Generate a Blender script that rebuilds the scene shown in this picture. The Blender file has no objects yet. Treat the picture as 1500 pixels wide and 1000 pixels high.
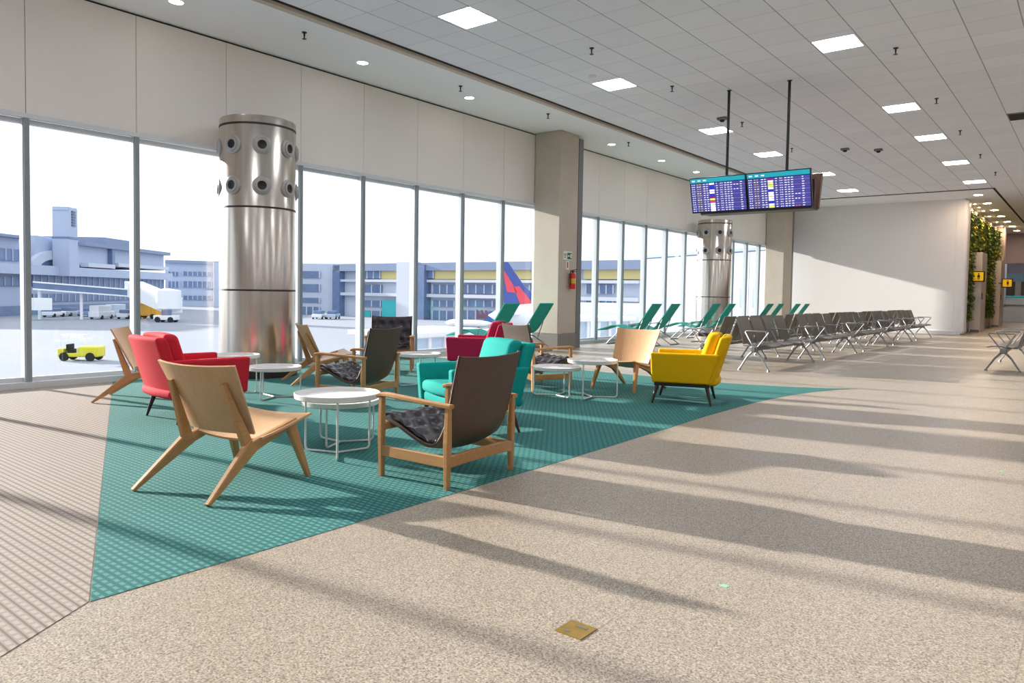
import bpy, bmesh, math, random
from mathutils import Vector, Matrix
random.seed(7)
SC = bpy.context.scene
COL = SC.collection
PI = math.pi

# ------------------------------------------------------------------ camera model (1500 x 1000 frame)
FPX, CY = 1074.7, 475.0
YAW, PITCH, ROLL = 0.67027, 0.042626, 0.016130
CAM = Vector((0, 0, 1.2))
_f = Vector((-math.sin(YAW)*math.cos(PITCH), math.cos(YAW)*math.cos(PITCH), -math.sin(PITCH)))
_r = Vector((math.cos(YAW), math.sin(YAW), 0)); _u = _r.cross(_f)
CR = _r*math.cos(ROLL) + _u*math.sin(ROLL)
CU = -_r*math.sin(ROLL) + _u*math.cos(ROLL)
def at(px, py, depth):
    """world point seen at a pixel, at a distance along the view axis"""
    return CAM + (CR*((px-750)/FPX) - CU*((py-CY)/FPX) + _f)*depth
cd = bpy.data.cameras.new('camera'); cam = bpy.data.objects.new('camera', cd); COL.objects.link(cam)
cam.matrix_world = Matrix(((CR.x, CU.x, -_f.x, CAM.x), (CR.y, CU.y, -_f.y, CAM.y), (CR.z, CU.z, -_f.z, CAM.z), (0, 0, 0, 1)))
cd.sensor_width = 36.0; cd.lens = FPX*36/1500; cd.shift_y = -(500-CY)/1500; cd.clip_end = 2000; cd.clip_start = .05
SC.camera = cam

# ------------------------------------------------------------------ materials
def lin(h):
    if isinstance(h, str):
        h = [int(h[i:i+2], 16)/255 for i in (0, 2, 4)]
        return tuple(c/12.92 if c <= .04045 else ((c+.055)/1.055)**2.4 for c in h)
    return tuple(h)
def newmat(name):
    m = bpy.data.materials.new(name); m.use_nodes = True
    nt = m.node_tree; b = nt.nodes['Principled BSDF']
    return m, nt, b
def nd(nt, typ, **kw):
    n = nt.nodes.new(typ)
    for k, v in kw.items(): setattr(n, k, v)
    return n
def math_n(nt, op, a, b=None, c=None):
    n = nd(nt, 'ShaderNodeMath', operation=op)
    for i, v in enumerate((a, b, c)):
        if v is None: continue
        if isinstance(v, (int, float)): n.inputs[i].default_value = v
        else: nt.links.new(v, n.inputs[i])
    return n.outputs[0]
def mixc(nt, fac, a, b):
    n = nd(nt, 'ShaderNodeMix', data_type='RGBA')
    for s, v in (('Factor', fac), ('A', a), ('B', b)):
        idx = {'Factor': 0, 'A': 6, 'B': 7}[s]
        if isinstance(v, (int, float)): n.inputs[idx].default_value = v
        elif isinstance(v, tuple): n.inputs[idx].default_value = (*v, 1)
        else: nt.links.new(v, n.inputs[idx])
    return n.outputs[2]
def M(name, col, rough=.5, metal=0.0, var=.08, scale=9, stretch=(1, 1, 1), bump=0.0, spec=.5, detail=3, coat=0.0):
    m, nt, b = newmat(name); c = lin(col)
    tc = nd(nt, 'ShaderNodeTexCoord'); mp = nd(nt, 'ShaderNodeMapping'); mp.inputs['Scale'].default_value = stretch
    nt.links.new(tc.outputs['Object'], mp.inputs[0])
    no = nd(nt, 'ShaderNodeTexNoise'); no.inputs['Scale'].default_value = scale; no.inputs['Detail'].default_value = detail
    nt.links.new(mp.outputs[0], no.inputs['Vector'])
    nt.links.new(mixc(nt, no.outputs[0], tuple(x*(1-var) for x in c), tuple(min(1, x*(1+var)) for x in c)), b.inputs['Base Color'])
    b.inputs['Roughness'].default_value = rough; b.inputs['Metallic'].default_value = metal
    b.inputs['Specular IOR Level'].default_value = spec; b.inputs['Coat Weight'].default_value = coat
    if bump:
        bp = nd(nt, 'ShaderNodeBump'); bp.inputs['Strength'].default_value = bump; bp.inputs['Distance'].default_value = .01
        nt.links.new(no.outputs[0], bp.inputs['Height']); nt.links.new(bp.outputs[0], b.inputs['Normal'])
    return m
def EM(name, col, strength):
    m, nt, b = newmat(name); c = lin(col)
    b.inputs['Base Color'].default_value = (*c, 1); b.inputs['Emission Color'].default_value = (*c, 1)
    b.inputs['Emission Strength'].default_value = strength; b.inputs['Roughness'].default_value = .4
    return m

WOOD = M('oak', 'b98a5a', .42, var=.22, scale=5, stretch=(2, 14, 14), detail=6, spec=.35)
PLY = M('oak_veneer', 'c79e76', .4, var=.16, scale=4, stretch=(2, 16, 3), detail=6, spec=.35)
PLYB = M('oak_edge', '9a6c40', .5, var=.2, scale=5, stretch=(2, 12, 12), detail=6, spec=.3)
LEATHER = M('brown_leather', '57483f', .45, var=.12, scale=30, bump=.15, spec=.4)
LEATHERB = M('black_leather', '2f2b33', .3, var=.15, scale=30, bump=.15, spec=.5)
WALNUT = M('dark_walnut', '3a2320', .4, var=.25, scale=6, stretch=(10, 10, 1))
RED = M('red_wool', 'd22a3a', .85, var=.1, scale=140, bump=.3, spec=.2)
MAG = M('magenta_wool', 'b0254f', .85, var=.1, scale=140, bump=.3, spec=.2)
TEAL = M('turquoise_wool', '0f9a93', .85, var=.1, scale=140, bump=.3, spec=.2)
YEL = M('yellow_wool', 'e3b305', .85, var=.08, scale=140, bump=.3, spec=.2)
WHITEL = M('white_lacquer', 'e9e7e6', .25, var=.02)
WIRE = M('white_wire', 'd9dada', .35, var=.03)
TEALM = M('teal_mesh', '0aa094', .6, var=.1, scale=200, spec=.3)
CHROME = M('satin_aluminium', '939597', .45, 1.0, var=.05)
STEEL = M('brushed_steel', 'c9c0b6', .24, 1.0, var=.2, scale=3, stretch=(7, 7, .04), detail=6)
BAND = M('dark_band', '2a2220', .5)
NOZ = M('grey_nozzle', 'a9a7a6', .45, .25, var=.05)
BLACK = M('black_plastic', '121214', .4, var=.1)
DARKSEAT = M('perforated_steel', '78716a', .4, .35, var=.25, scale=420, detail=1)
CONC = M('concrete', 'bdb3a5', .75, var=.13, scale=2.2, detail=9, bump=.05)
PLINTH = M('granite_plinth', '85807b', .4, var=.15, scale=90)
GREYM = M('grey_cover', '77777a', .45, .2, var=.05)
MULL = M('grey_mullion', 'd3d9de', .45, 0, var=.03)
MULL_SHADE = M('shaded_mullion', '8a949a', .45, 0, var=.03)  # darker mullion copy; shade of the room-side face put into colour
PANEL = M('white_wall_panel', 'ebe6e2', .55, var=.02, scale=1.5)
PLASTER = M('white_plaster', 'e3e2e2', .7, var=.015, scale=2)
ENDW = M('white_wall', 'e9e8e8', .4, var=.015, scale=1)
SOFFIT = M('soffit_paint', 'f4f7fd', .7, var=.01, scale=2)
CREAM = M('cream_trim', 'c9bcae', .6, var=.04)
GAPM = M('dark_gap', '2b2623', .8)
REDP = M('red_paint', 'd01622', .3, var=.05, coat=.3)
BRASS = M('brass', 'a8873d', .35, .7, var=.25, scale=25)
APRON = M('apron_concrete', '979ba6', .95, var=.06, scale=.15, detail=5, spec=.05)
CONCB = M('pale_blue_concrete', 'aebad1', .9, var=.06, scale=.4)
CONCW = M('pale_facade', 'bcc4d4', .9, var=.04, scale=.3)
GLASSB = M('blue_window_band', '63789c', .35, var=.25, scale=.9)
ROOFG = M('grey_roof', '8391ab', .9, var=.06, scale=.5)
YELB = M('yellow_fascia', 'cdbf86', .8, var=.05)
TEALB = M('teal_panel', '2fb0b4', .7, var=.05)
WHITEP = M('white_paint', 'eceef1', .5, var=.02)
PIERW = M('pier_white', 'c3c9d4', .8, var=.03)
ORANGE = M('orange_paint', 'dca23a', .5, var=.05)
YELP = M('yellow_paint', 'd7cf2c', .5, var=.05)
RUBBER = M('rubber', '1d1d1f', .8)
BLUEP = M('blue_livery', '3b4f9c', .4, var=.05)
REDL = M('red_livery', 'e0465a', .4, var=.05)
MAROON = M('maroon_livery', '7a3a58', .5)
LEAF1 = M('leaf_green', '6a8526', .6, var=.4, scale=3)
LEAF2 = M('leaf_dark', '3a5222', .6, var=.4, scale=3)
LEAF3 = M('leaf_yellow', 'b5ad34', .6, var=.3, scale=3)
SIGNY = EM('sign_yellow', 'e8b400', .35)
GREENS = M('sign_green', '1f6b4a', .5)
PAPER = M('sign_white', 'e2e2da', .5, var=.03)
LIGHT = EM('light_diffuser', 'f3f6ff', 21.0)
DLIGHT = EM('downlight_lens', 'fff8f0', 16.0)

def glass_mat():
    m, nt, b = newmat('window_glass'); nt.nodes.remove(b)
    out = nt.nodes['Material Output']
    tr = nd(nt, 'ShaderNodeBsdfTransparent'); tr.inputs[0].default_value = (.97, .985, 1, 1)
    gl = nd(nt, 'ShaderNodeBsdfGlossy'); gl.inputs['Roughness'].default_value = .02
    g = nd(nt, 'ShaderNodeNewGeometry'); dt = nd(nt, 'ShaderNodeVectorMath', operation='DOT_PRODUCT')
    nt.links.new(g.outputs['Normal'], dt.inputs[0]); nt.links.new(g.outputs['Incoming'], dt.inputs[1])
    fm = math_n(nt, 'MULTIPLY_ADD', math_n(nt, 'POWER', math_n(nt, 'SUBTRACT', 1.0, math_n(nt, 'ABSOLUTE', dt.outputs['Value'])), 5.0), .75, .04)
    mx = nd(nt, 'ShaderNodeMixShader'); nt.links.new(fm, mx.inputs[0]); nt.links.new(tr.outputs[0], mx.inputs[1]); nt.links.new(gl.outputs[0], mx.inputs[2])
    nt.links.new(mx.outputs[0], out.inputs[0]); return m
GLASS = glass_mat()

def pos_xyz(nt):
    g = nd(nt, 'ShaderNodeNewGeometry'); s = nd(nt, 'ShaderNodeSeparateXYZ'); nt.links.new(g.outputs['Position'], s.inputs[0])
    return g.outputs['Position'], s.outputs[0], s.outputs[1], s.outputs[2]
def line_mask(nt, v, off, per, w):
    """1 on a thin line every per metres"""
    fr = math_n(nt, 'FRACT', math_n(nt, 'DIVIDE', math_n(nt, 'SUBTRACT', v, off), per))
    return math_n(nt, 'LESS_THAN', fr, w/per)
def granite_mat():
    m, nt, b = newmat('terrazzo_granite'); P, x, y, z = pos_xyz(nt)
    v1 = nd(nt, 'ShaderNodeTexVoronoi'); v1.inputs['Scale'].default_value = 180; nt.links.new(P, v1.inputs['Vector'])
    n2 = nd(nt, 'ShaderNodeTexNoise'); n2.inputs['Scale'].default_value = 120; n2.inputs['Detail'].default_value = 4; nt.links.new(P, n2.inputs['Vector'])
    n3 = nd(nt, 'ShaderNodeTexNoise'); n3.inputs['Scale'].default_value = .8; n3.inputs['Detail'].default_value = 3; nt.links.new(P, n3.inputs['Vector'])
    rp = nd(nt, 'ShaderNodeValToRGB'); e = rp.color_ramp.elements
    e[0].position = .33; e[0].color = (*lin('6e645a'), 1); e[1].position = .48; e[1].color = (*lin('a19383'), 1)
    k = e.new(.70); k.color = (*lin('bcb09f'), 1)
    nt.links.new(n2.outputs[0], rp.inputs[0])
    sp = nd(nt, 'ShaderNodeSeparateColor'); nt.links.new(v1.outputs['Color'], sp.inputs[0])
    c = mixc(nt, math_n(nt, 'MULTIPLY', math_n(nt, 'LESS_THAN', sp.outputs[0], .14), .65), rp.outputs[0], lin('4e463e'))
    c = mixc(nt, math_n(nt, 'MULTIPLY', math_n(nt, 'GREATER_THAN', sp.outputs[0], .82), .5), c, lin('d8cfbf'))
    c = mixc(nt, math_n(nt, 'MULTIPLY', n3.outputs[0], .2), c, lin('a69a89'))
    jn = math_n(nt, 'MAXIMUM', line_mask(nt, x, -2.553, 1.2, .005), line_mask(nt, y, .35, 6.0, .005))
    c = mixc(nt, math_n(nt, 'MULTIPLY', jn, .45), c, lin('6d6256'))
    nt.links.new(c, b.inputs['Base Color']); b.inputs['Roughness'].default_value = .4; b.inputs['Specular IOR Level'].default_value = .45
    return m
def carpet_mat(name, c0, c1, c2, dark, lw):
    m, nt, b = newmat(name); P, x, y, z = pos_xyz(nt)
    row = math_n(nt, 'FLOOR', math_n(nt, 'DIVIDE', y, .036)); sh = math_n(nt, 'MULTIPLY', math_n(nt, 'FRACT', math_n(nt, 'MULTIPLY', row, .5)), .05)
    ck = math_n(nt, 'MULTIPLY', line_mask(nt, y, .014, .036, .016), line_mask(nt, math_n(nt, 'ADD', x, sh), 0, .05, .032))
    n = nd(nt, 'ShaderNodeTexNoise'); n.inputs['Scale'].default_value = 90; n.inputs['Detail'].default_value = 3; nt.links.new(P, n.inputs['Vector'])
    mp = nd(nt, 'ShaderNodeMapping'); mp.inputs['Scale'].default_value = (.6, 9, 1); nt.links.new(P, mp.inputs[0])
    n2 = nd(nt, 'ShaderNodeTexNoise'); n2.inputs['Scale'].default_value = 1; n2.inputs['Detail'].default_value = 3; nt.links.new(mp.outputs[0], n2.inputs['Vector'])
    c = mixc(nt, ck, lin(c0), lin(c1))
    c = mixc(nt, math_n(nt, 'MULTIPLY', n.outputs[0], .5), c, lin(c2))
    c = mixc(nt, math_n(nt, 'MULTIPLY', n2.outputs[0], .5), c, lin(c0))
    ln = line_mask(nt, y, 0, .036, .008)
    c = mixc(nt, math_n(nt, 'MULTIPLY', ln, lw), c, lin(dark))
    nt.links.new(c, b.inputs['Base Color']); b.inputs['Roughness'].default_value = .9; b.inputs['Specular IOR Level'].default_value = .2
    bp = nd(nt, 'ShaderNodeBump'); bp.inputs['Strength'].default_value = .3; bp.inputs['Distance'].default_value = .004
    nt.links.new(ck, bp.inputs['Height']); nt.links.new(bp.outputs[0], b.inputs['Normal'])
    return m
def tile_mat():
    m, nt, b = newmat('ceiling_tile'); P, x, y, z = pos_xyz(nt)
    T = .592
    gx = math_n(nt, 'FLOOR', math_n(nt, 'DIVIDE', math_n(nt, 'ADD', x, .846), T)); gy = math_n(nt, 'FLOOR', math_n(nt, 'DIVIDE', math_n(nt, 'SUBTRACT', y, 6.82), T))
    cb = nd(nt, 'ShaderNodeCombineXYZ'); nt.links.new(gx, cb.inputs[0]); nt.links.new(gy, cb.inputs[1])
    wn = nd(nt, 'ShaderNodeTexWhiteNoise', noise_dimensions='2D'); nt.links.new(cb.outputs[0], wn.inputs['Vector'])
    c = mixc(nt, wn.outputs[0], lin('eceffa'), lin('f1f4fd'))
    c = mixc(nt, math_n(nt, 'MULTIPLY', line_mask(nt, y, 6.812, T, .010), .35), c, lin('77767a'))
    c = mixc(nt, math_n(nt, 'MULTIPLY', line_mask(nt, x, -.852, T, .014), .65), c, lin('6a696c'))
    nt.links.new(c, b.inputs['Base Color']); b.inputs['Roughness'].default_value = .85; b.inputs['Specular IOR Level'].default_value = .2
    return m
GRANITE = granite_mat()
CARPT = carpet_mat('teal_carpet', '2a6a68', '6a9f97', '3d827e', '1d5053', .4)
CARPB = carpet_mat('beige_carpet', '958c84', 'b5ada5', 'a2998f', '5e4e44', .6)
TILE = tile_mat()

# ------------------------------------------------------------------ mesh builder
class MB:
    def __init__(self): self.v = []; self.f = []; self.mi = []; self.sm = []
    def add(self, vs, fs, mi=0, smooth=False):
        o = len(self.v); self.v += [tuple(p) for p in vs]
        for f in fs: self.f.append([i+o for i in f]); self.mi.append(mi); self.sm.append(smooth)
        return self
    def box(self, lo, hi, mi=0, mx=None):
        x0, y0, z0 = lo; x1, y1, z1 = hi
        vs = [(x0, y0, z0), (x1, y0, z0), (x1, y1, z0), (x0, y1, z0), (x0, y0, z1), (x1, y0, z1), (x1, y1, z1), (x0, y1, z1)]
        if mx is not None: vs = [mx @ Vector(p) for p in vs]
        return self.add(vs, [(0, 3, 2, 1), (4, 5, 6, 7), (0, 1, 5, 4), (1, 2, 6, 5), (2, 3, 7, 6), (3, 0, 4, 7)], mi)
    def rbox(self, lo, hi, r=.02, seg=3, mi=0, mx=None, fn=None):
        """box with rounded edges; its faces are gridded so that fn can puff or lean it"""
        ax = []
        for k in range(3):
            a, b = lo[k], hi[k]; q = min(r, (b-a)*.499); e = [q*(1-math.cos(PI/2*t/seg)) for t in range(seg+1)]
            e = sorted(set([q*t for t in e]+e)) if False else e
            mid = [a+q*1.25, b-q*1.25] if b-a > 3*q else []
            if fn and b-a > 6*q: mid += [a+q*1.25+(b-a-2.5*q)*t/6 for t in range(1, 6)]
            ax.append(sorted([a+t for t in e]+[b-t for t in e]+mid))
        key = {}; vs = []; fs = []
        def vid(p):
            kk = tuple(round(c, 6) for c in p)
            if kk not in key:
                c = Vector([min(max(p[k], lo[k]+min(r, (hi[k]-lo[k])*.499)), hi[k]-min(r, (hi[k]-lo[k])*.499)) for k in range(3)]); d = Vector(p)-c
                v = c+d.normalized()*min(r, d.length) if d.length > 1e-9 else Vector(p)
                if fn: v = Vector(fn(v))
                if mx is not None: v = mx @ v
                key[kk] = len(vs); vs.append(v)
            return key[kk]
        for k in range(3):
            u, w = (k+1) % 3, (k+2) % 3
            for end in (lo[k], hi[k]):
                for i in range(len(ax[u])-1):
                    for j in range(len(ax[w])-1):
                        f = []
                        for a, b in ((i, j), (i+1, j), (i+1, j+1), (i, j+1)):
                            p = [0, 0, 0]; p[k] = end; p[u] = ax[u][a]; p[w] = ax[w][b]; f.append(vid(p))
                        f = list(dict.fromkeys(f))
                        if len(f) > 2: fs.append(f if end == hi[k] else f[::-1])
        return self.add(vs, fs, mi, True)
    def beam(self, p0, p1, w0, d0, w1=None, d1=None, up=(0, 0, 1), mi=0, bev=.2):
        """tapered bar with chamfered rectangular section; w across, d along up"""
        p0, p1 = Vector(p0), Vector(p1); w1 = w0 if w1 is None else w1; d1 = d0 if d1 is None else d1
        t = (p1-p0).normalized(); u = Vector(up); s = t.cross(u)
        if s.length < 1e-4: s = t.cross(Vector((1, 0, 0)))
        s.normalize(); u = s.cross(t)
        def sec(p, w, d):
            w /= 2; d /= 2; c = bev*min(w, d)
            return [p+s*a+u*b for a, b in ((w-c, -d), (w, -d+c), (w, d-c), (w-c, d), (-w+c, d), (-w, d-c), (-w, -d+c), (-w+c, -d))]
        vs = sec(p0, w0, d0)+sec(p1, w1, d1)
        fs = [(i, (i+1) % 8, 8+(i+1) % 8, 8+i) for i in range(8)]+[tuple(range(7, -1, -1)), tuple(range(8, 16))]
        return self.add(vs, fs, mi)
    def tube(self, pts, r, n=10, mi=0, closed=False, r1=None):
        pts = [Vector(p) for p in pts]; N = len(pts); rings = []
        for i, p in enumerate(pts):
            a = pts[i-1] if (i > 0 or closed) else p; b = pts[(i+1) % N] if (i < N-1 or closed) else p
            t = (b-a).normalized()
            if i == 0:
                s = t.cross(Vector((0, 0, 1)));
                if s.length < 1e-3: s = t.cross(Vector((1, 0, 0)))
            else: s = s - t*s.dot(t)
            s.normalize(); u = s.cross(t)
            rr = r if r1 is None else r+(r1-r)*i/(N-1)
            rings.append([p+s*rr*math.cos(2*PI*k/n)+u*rr*math.sin(2*PI*k/n) for k in range(n)])
        vs = [q for g in rings for q in g]; fs = []
        for i in range(N if closed else N-1):
            j = (i+1) % N
            for k in range(n): fs.append((i*n+k, j*n+k, j*n+(k+1) % n, i*n+(k+1) % n))
        self.add(vs, fs, mi, True)
        if not closed: self.add(rings[0], [tuple(range(n-1, -1, -1))], mi); self.add(rings[-1], [tuple(range(n))], mi)
        return self
    def lathe(self, prof, n=48, mi=0, mx=None, smooth=True):
        vs = []; fs = []
        for r, z in prof:
            for k in range(n): a = 2*PI*k/n; vs.append(Vector((r*math.cos(a), r*math.sin(a), z)))
        for i in range(len(prof)-1):
            for k in range(n): fs.append((i*n+k, i*n+(k+1) % n, (i+1)*n+(k+1) % n, (i+1)*n+k))
        if mx is not None: vs = [mx @ p for p in vs]
        return self.add(vs, fs, mi, smooth)
    def prism(self, poly, h0, h1, mi=0, mx=None):
        """polygon in xy raised from h0 to h1 along z"""
        n = len(poly); vs = [Vector((x, y, h0)) for x, y in poly]+[Vector((x, y, h1)) for x, y in poly]
        if mx is not None: vs = [mx @ p for p in vs]
        fs = [(i, (i+1) % n, n+(i+1) % n, n+i) for i in range(n)]+[tuple(range(n-1, -1, -1)), tuple(range(n, 2*n))]
        return self.add(vs, fs, mi)
    def sheet(self, fn, nu, nv, th, mi=0, smooth=True):
        """surface fn(u,v)->Vector given a thickness along its normal"""
        P = [[Vector(fn(i/nu, j/nv)) for j in range(nv+1)] for i in range(nu+1)]
        W = nv+1; top = []; bot = []
        for i in range(nu+1):
            for j in range(nv+1):
                du = P[min(i+1, nu)][j]-P[max(i-1, 0)][j]; dv = P[i][min(j+1, nv)]-P[i][max(j-1, 0)]
                nn = du.cross(dv).normalized(); top.append(P[i][j]+nn*th/2); bot.append(P[i][j]-nn*th/2)
        K = len(top); fs = []
        for i in range(nu):
            for j in range(nv):
                a = i*W+j; fs.append((a, a+W, a+W+1, a+1)); fs.append((K+a, K+a+1, K+a+W+1, K+a+W))
        self.add(top+bot, fs, mi, smooth)
        ed = []
        for j in range(nv): ed += [(j, j+1), ((nu*W)+j+1, (nu*W)+j)]
        for i in range(nu): ed += [((i+1)*W, i*W), (i*W+nv, (i+1)*W+nv)]
        o = len(self.v)-2*K
        for a, b in ed: self.f.append([o+a, o+b, o+K+b, o+K+a]); self.mi.append(mi); self.sm.append(False)
        return self
    def ground(self): self.v = [(x, y, max(z, 0)) for x, y, z in self.v]; return self
    def build(self, name, mats, parent=None, loc=None, rz=None):
        me = bpy.data.meshes.new(name); me.from_pydata(self.v, [], self.f)
        if not isinstance(mats, (list, tuple)): mats = [mats]
        for m in mats: me.materials.append(m)
        me.polygons.foreach_set('material_index', self.mi); me.polygons.foreach_set('use_smooth', self.sm)
        me.update()
        bm = bmesh.new(); bm.from_mesh(me); bmesh.ops.recalc_face_normals(bm, faces=bm.faces); bm.to_mesh(me); bm.free()
        if any(self.sm): me.set_sharp_from_angle(angle=.7)
        o = bpy.data.objects.new(name, me); COL.objects.link(o)
        if parent is not None: o.parent = parent
        if loc is not None: o.location = loc
        if rz is not None: o.rotation_euler = (0, 0, rz)
        return o
def tag(o, label, cat, group=None, kind=None):
    o['label'] = label; o['category'] = cat
    if group: o['group'] = group
    if kind: o['kind'] = kind
    return o
def thing(name, label, cat, loc=(0, 0, 0), rz=0.0, group=None):
    o = bpy.data.objects.new(name, None); COL.objects.link(o); o.location = loc; o.rotation_euler = (0, 0, rz)
    o.empty_display_size = .1
    return tag(o, label, cat, group)
def copy_tree(o, parent=None):
    c = o.copy(); COL.objects.link(c)
    if parent is not None: c.parent = parent
    for ch in list(o.children): copy_tree(ch, c)
    return c
def struct(o): o['kind'] = 'structure'; return o
def again(proto, label, loc, rz=None):
    c = copy_tree(proto); c.location = loc; c['label'] = label
    if rz is not None: c.rotation_euler = (0, 0, rz)
    return c
def crom(pts, n=6):
    """smooth curve through points"""
    P = [Vector(p) for p in pts]; P = [P[0]*2-P[1]]+P+[P[-1]*2-P[-2]]; out = []
    for i in range(1, len(P)-2):
        a, b, c, d = P[i-1:i+3]
        for k in range(n):
            t = k/n; out.append(.5*((2*b)+(c-a)*t+(2*a-5*b+4*c-d)*t*t+(3*b-a-3*c+d)*t**3))
    out.append(P[-2]); return out
def samp(curve, t):
    x = t*(len(curve)-1); i = min(int(x), len(curve)-2); return curve[i].lerp(curve[i+1], x-i)
def frame_mx(o, xd, zd):
    x = Vector(xd).normalized(); z = Vector(zd).normalized(); y = z.cross(x).normalized(); x = y.cross(z)
    return Matrix(((x.x, y.x, z.x, o[0]), (x.y, y.y, z.y, o[1]), (x.z, y.z, z.z, o[2]), (0, 0, 0, 1)))
D2R = math.radians

# ------------------------------------------------------------------ room shell
XW, ZC, ZT = -9.75, 4.717, 3.18          # window wall, ceiling, window head
XR, YB, YF = 9.0, -5.0, 64.0
struct(MB().box((XW-.3, YB, -.3), (XR, YF, 0)).build('floor', GRANITE))
struct(MB().box((-7.93, YB, ZC), (XR, YF, ZC+.3)).build('ceiling', TILE))
struct(MB().box((XW-.3, YB, ZC-.02), (-8.08, 29.7, ZC+.3)).box((-8.08, 27.42, ZC-.02), (-2.63, 29.7, ZC-.001)).box((-3.75, 29.7, ZC-.02), (-2.63, 46, ZC-.001)).build('ceiling', SOFFIT))
struct(MB().box((-8.08, YB, ZC-.05), (-7.985, 27.3, ZC+.3)).build('trim_1', CREAM))
struct(MB().box((-7.985, YB, ZC-.005), (-7.93, 27.3, ZC+.3)).box((-8.08, 27.3, ZC-.012), (-2.57, 27.42, ZC-.001)).box((-2.63, 27.42, ZC-.012), (-2.57, 46, ZC-.001)).build('trim_2', GAPM))
# upper white panels above the windows, jointed over each mullion
mull_y = [3.2+1.25*k for k in range(-6, 21)]
w = MB()
w.box((XW-.3, YB, ZT), (XW-.03, 29.7, ZC-.02), 1)
ys = [YB]+mull_y+[29.7]
for a, b in zip(ys[:-1], ys[1:]): w.box((XW-.05, a+.0035, ZT), (XW, b-.0035, ZC-.05), 0)
struct(w.build('wall_left', [PANEL, GAPM]))
struct(MB().box((XW-.02, YB, ZT-.05), (XW+.03, 29.7, ZT)).build('trim_3', MULL))
struct(MB().box((XW-.12, YB, 0), (XW+.06, 29.7, .07)).build('trim_4', MULL))
wn = 0
for i in range(len(mull_y)):
    a = mull_y[i]; b = a+1.25; wn += 1
    m = MB(); m.box((XW-.14, a-.035, .07), (XW-.02, a+.035, ZT-.05), 0); m.box((XW-.02, a-.028, .07), (XW+.02, a+.028, ZT-.05), 1)
    m.box((XW-.12, a+.035, .07), (XW-.06, b-.035, .12), 0); m.box((XW-.12, a+.035, ZT-.11), (XW-.06, b-.035, ZT-.05), 0)
    fr = struct(m.build('window_%d' % wn, [MULL, MULL_SHADE]))
    MB().add([(XW-.09, a+.035, .12), (XW-.09, b-.035, .12), (XW-.09, b-.035, ZT-.11), (XW-.09, a+.035, ZT-.11)], [(0, 1, 2, 3)]).build('glass_pane', GLASS, fr)
# walls
struct(MB().box((XW-.3, 29.6, 0), (-3.62, 29.9, ZC)).rbox((-3.95, 29.59, 0), (-3.5, 30.2, ZC-.02), .12, 4).build('wall_end', ENDW))
struct(MB().box((-3.95, 29.9, 0), (-3.75, 43.0, ZC)).box((-3.75, 41.6, 0), (-3.45, 42.6, ZC)).build('wall_corridor', CREAM))
struct(MB().box((XR, YB, 0), (XR+.2, YF, ZC)).build('wall_right', PLASTER))
struct(MB().box((XW-.3, YB-.2, 0), (XR, YB, ZC)).build('wall_back', PLASTER))
struct(MB().box((-12, YF, 0), (XR, YF+.2, ZC)).build('wall_far', M('far_wall', 'b9aeb6', .7)))
struct(MB().box((-12, 46, 3.15), (XR, 46.3, ZC)).build('wall_bulkhead', M('lavender_paint', 'a49aa4', .7)))
struct(MB().box((-12, 43, 0), (-11.8, YF, ZC)).box((-12, 43.0, 0), (-3.75, 43.2, ZC)).build('wall_hall', M('hall_wall', 'c9bfb6', .7)))
struct(MB().box((-12, 43.2, ZC), (-7.93, YF, ZC+.2)).box((-12, 43.2, -.3), (XW-.3, YF, 0)).build('ceiling', PLASTER))
struct(MB().box((XW, 29.55, 0), (-3.75, 29.6, .12)).build('baseboard_end', PLASTER))

# carpets set into the floor
diag = lambda x: 1.164+(x+2.963)*(-.438)
edge = [(-2.95, 1.164), (-2.945, 3), (-2.96, 5), (-3.0, 7), (-2.98, 8.3), (-2.90, 9.1), (-2.76, 9.75), (-2.60, 10.2), (-2.43, 10.5)]
far = [(-2.75, 10.25), (-3.2, 10.02), (-3.65, 9.86), (-4.1, 9.78), (-5, 9.76), (-6.4, 9.78), (-8, 9.7), (-9.66, 9.62)]
tc = edge+far+[(-9.66, diag(-9.66))]
tag(MB().prism(tc, .0004, .0022).build('carpet', CARPT), 'teal woven carpet under the lounge chairs and white tables', 'carpet')
bc = [(-2.955, diag(-2.955)-.0005), (-9.66, diag(-9.66)-.0005), (-9.66, -4.5), (-.6, -4.5), (-1.6, -.9), (-2.2, .05), (-2.72, .80)]
tag(MB().prism(bc, .0004, .0022).build('carpet', CARPB), 'beige woven carpet along the windows, left of the teal carpet', 'carpet')

# concrete pillars
def pillar(label, y0, depth):
    t = thing('pillar', label, 'pillar', (XW+.02, y0, 0), group='concrete pillars')
    MB().rbox((0, 0, .33), (.68, .70*depth, ZC-.025), .012, 2).build('shaft', CONC, t)
    MB().box((0, -.004, 0), (.685, .705*depth, .33)).build('plinth', PLINTH, t)
    MB().box((.0, .72*depth, 0), (.62, .98*depth, ZC-.06)).build('metal_cover', GREYM, t)
    MB().box((.66, .70*depth, .33), (.675, .72*depth, ZC-.1)).build('shadow_gap', GAPM, t)
    return t
pillar('grey concrete pillar with the fire extinguisher, between two window runs', 13.0, 1.0)
pillar('far concrete pillar at the corner with the white end wall', 27.5, 1.3)

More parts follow.
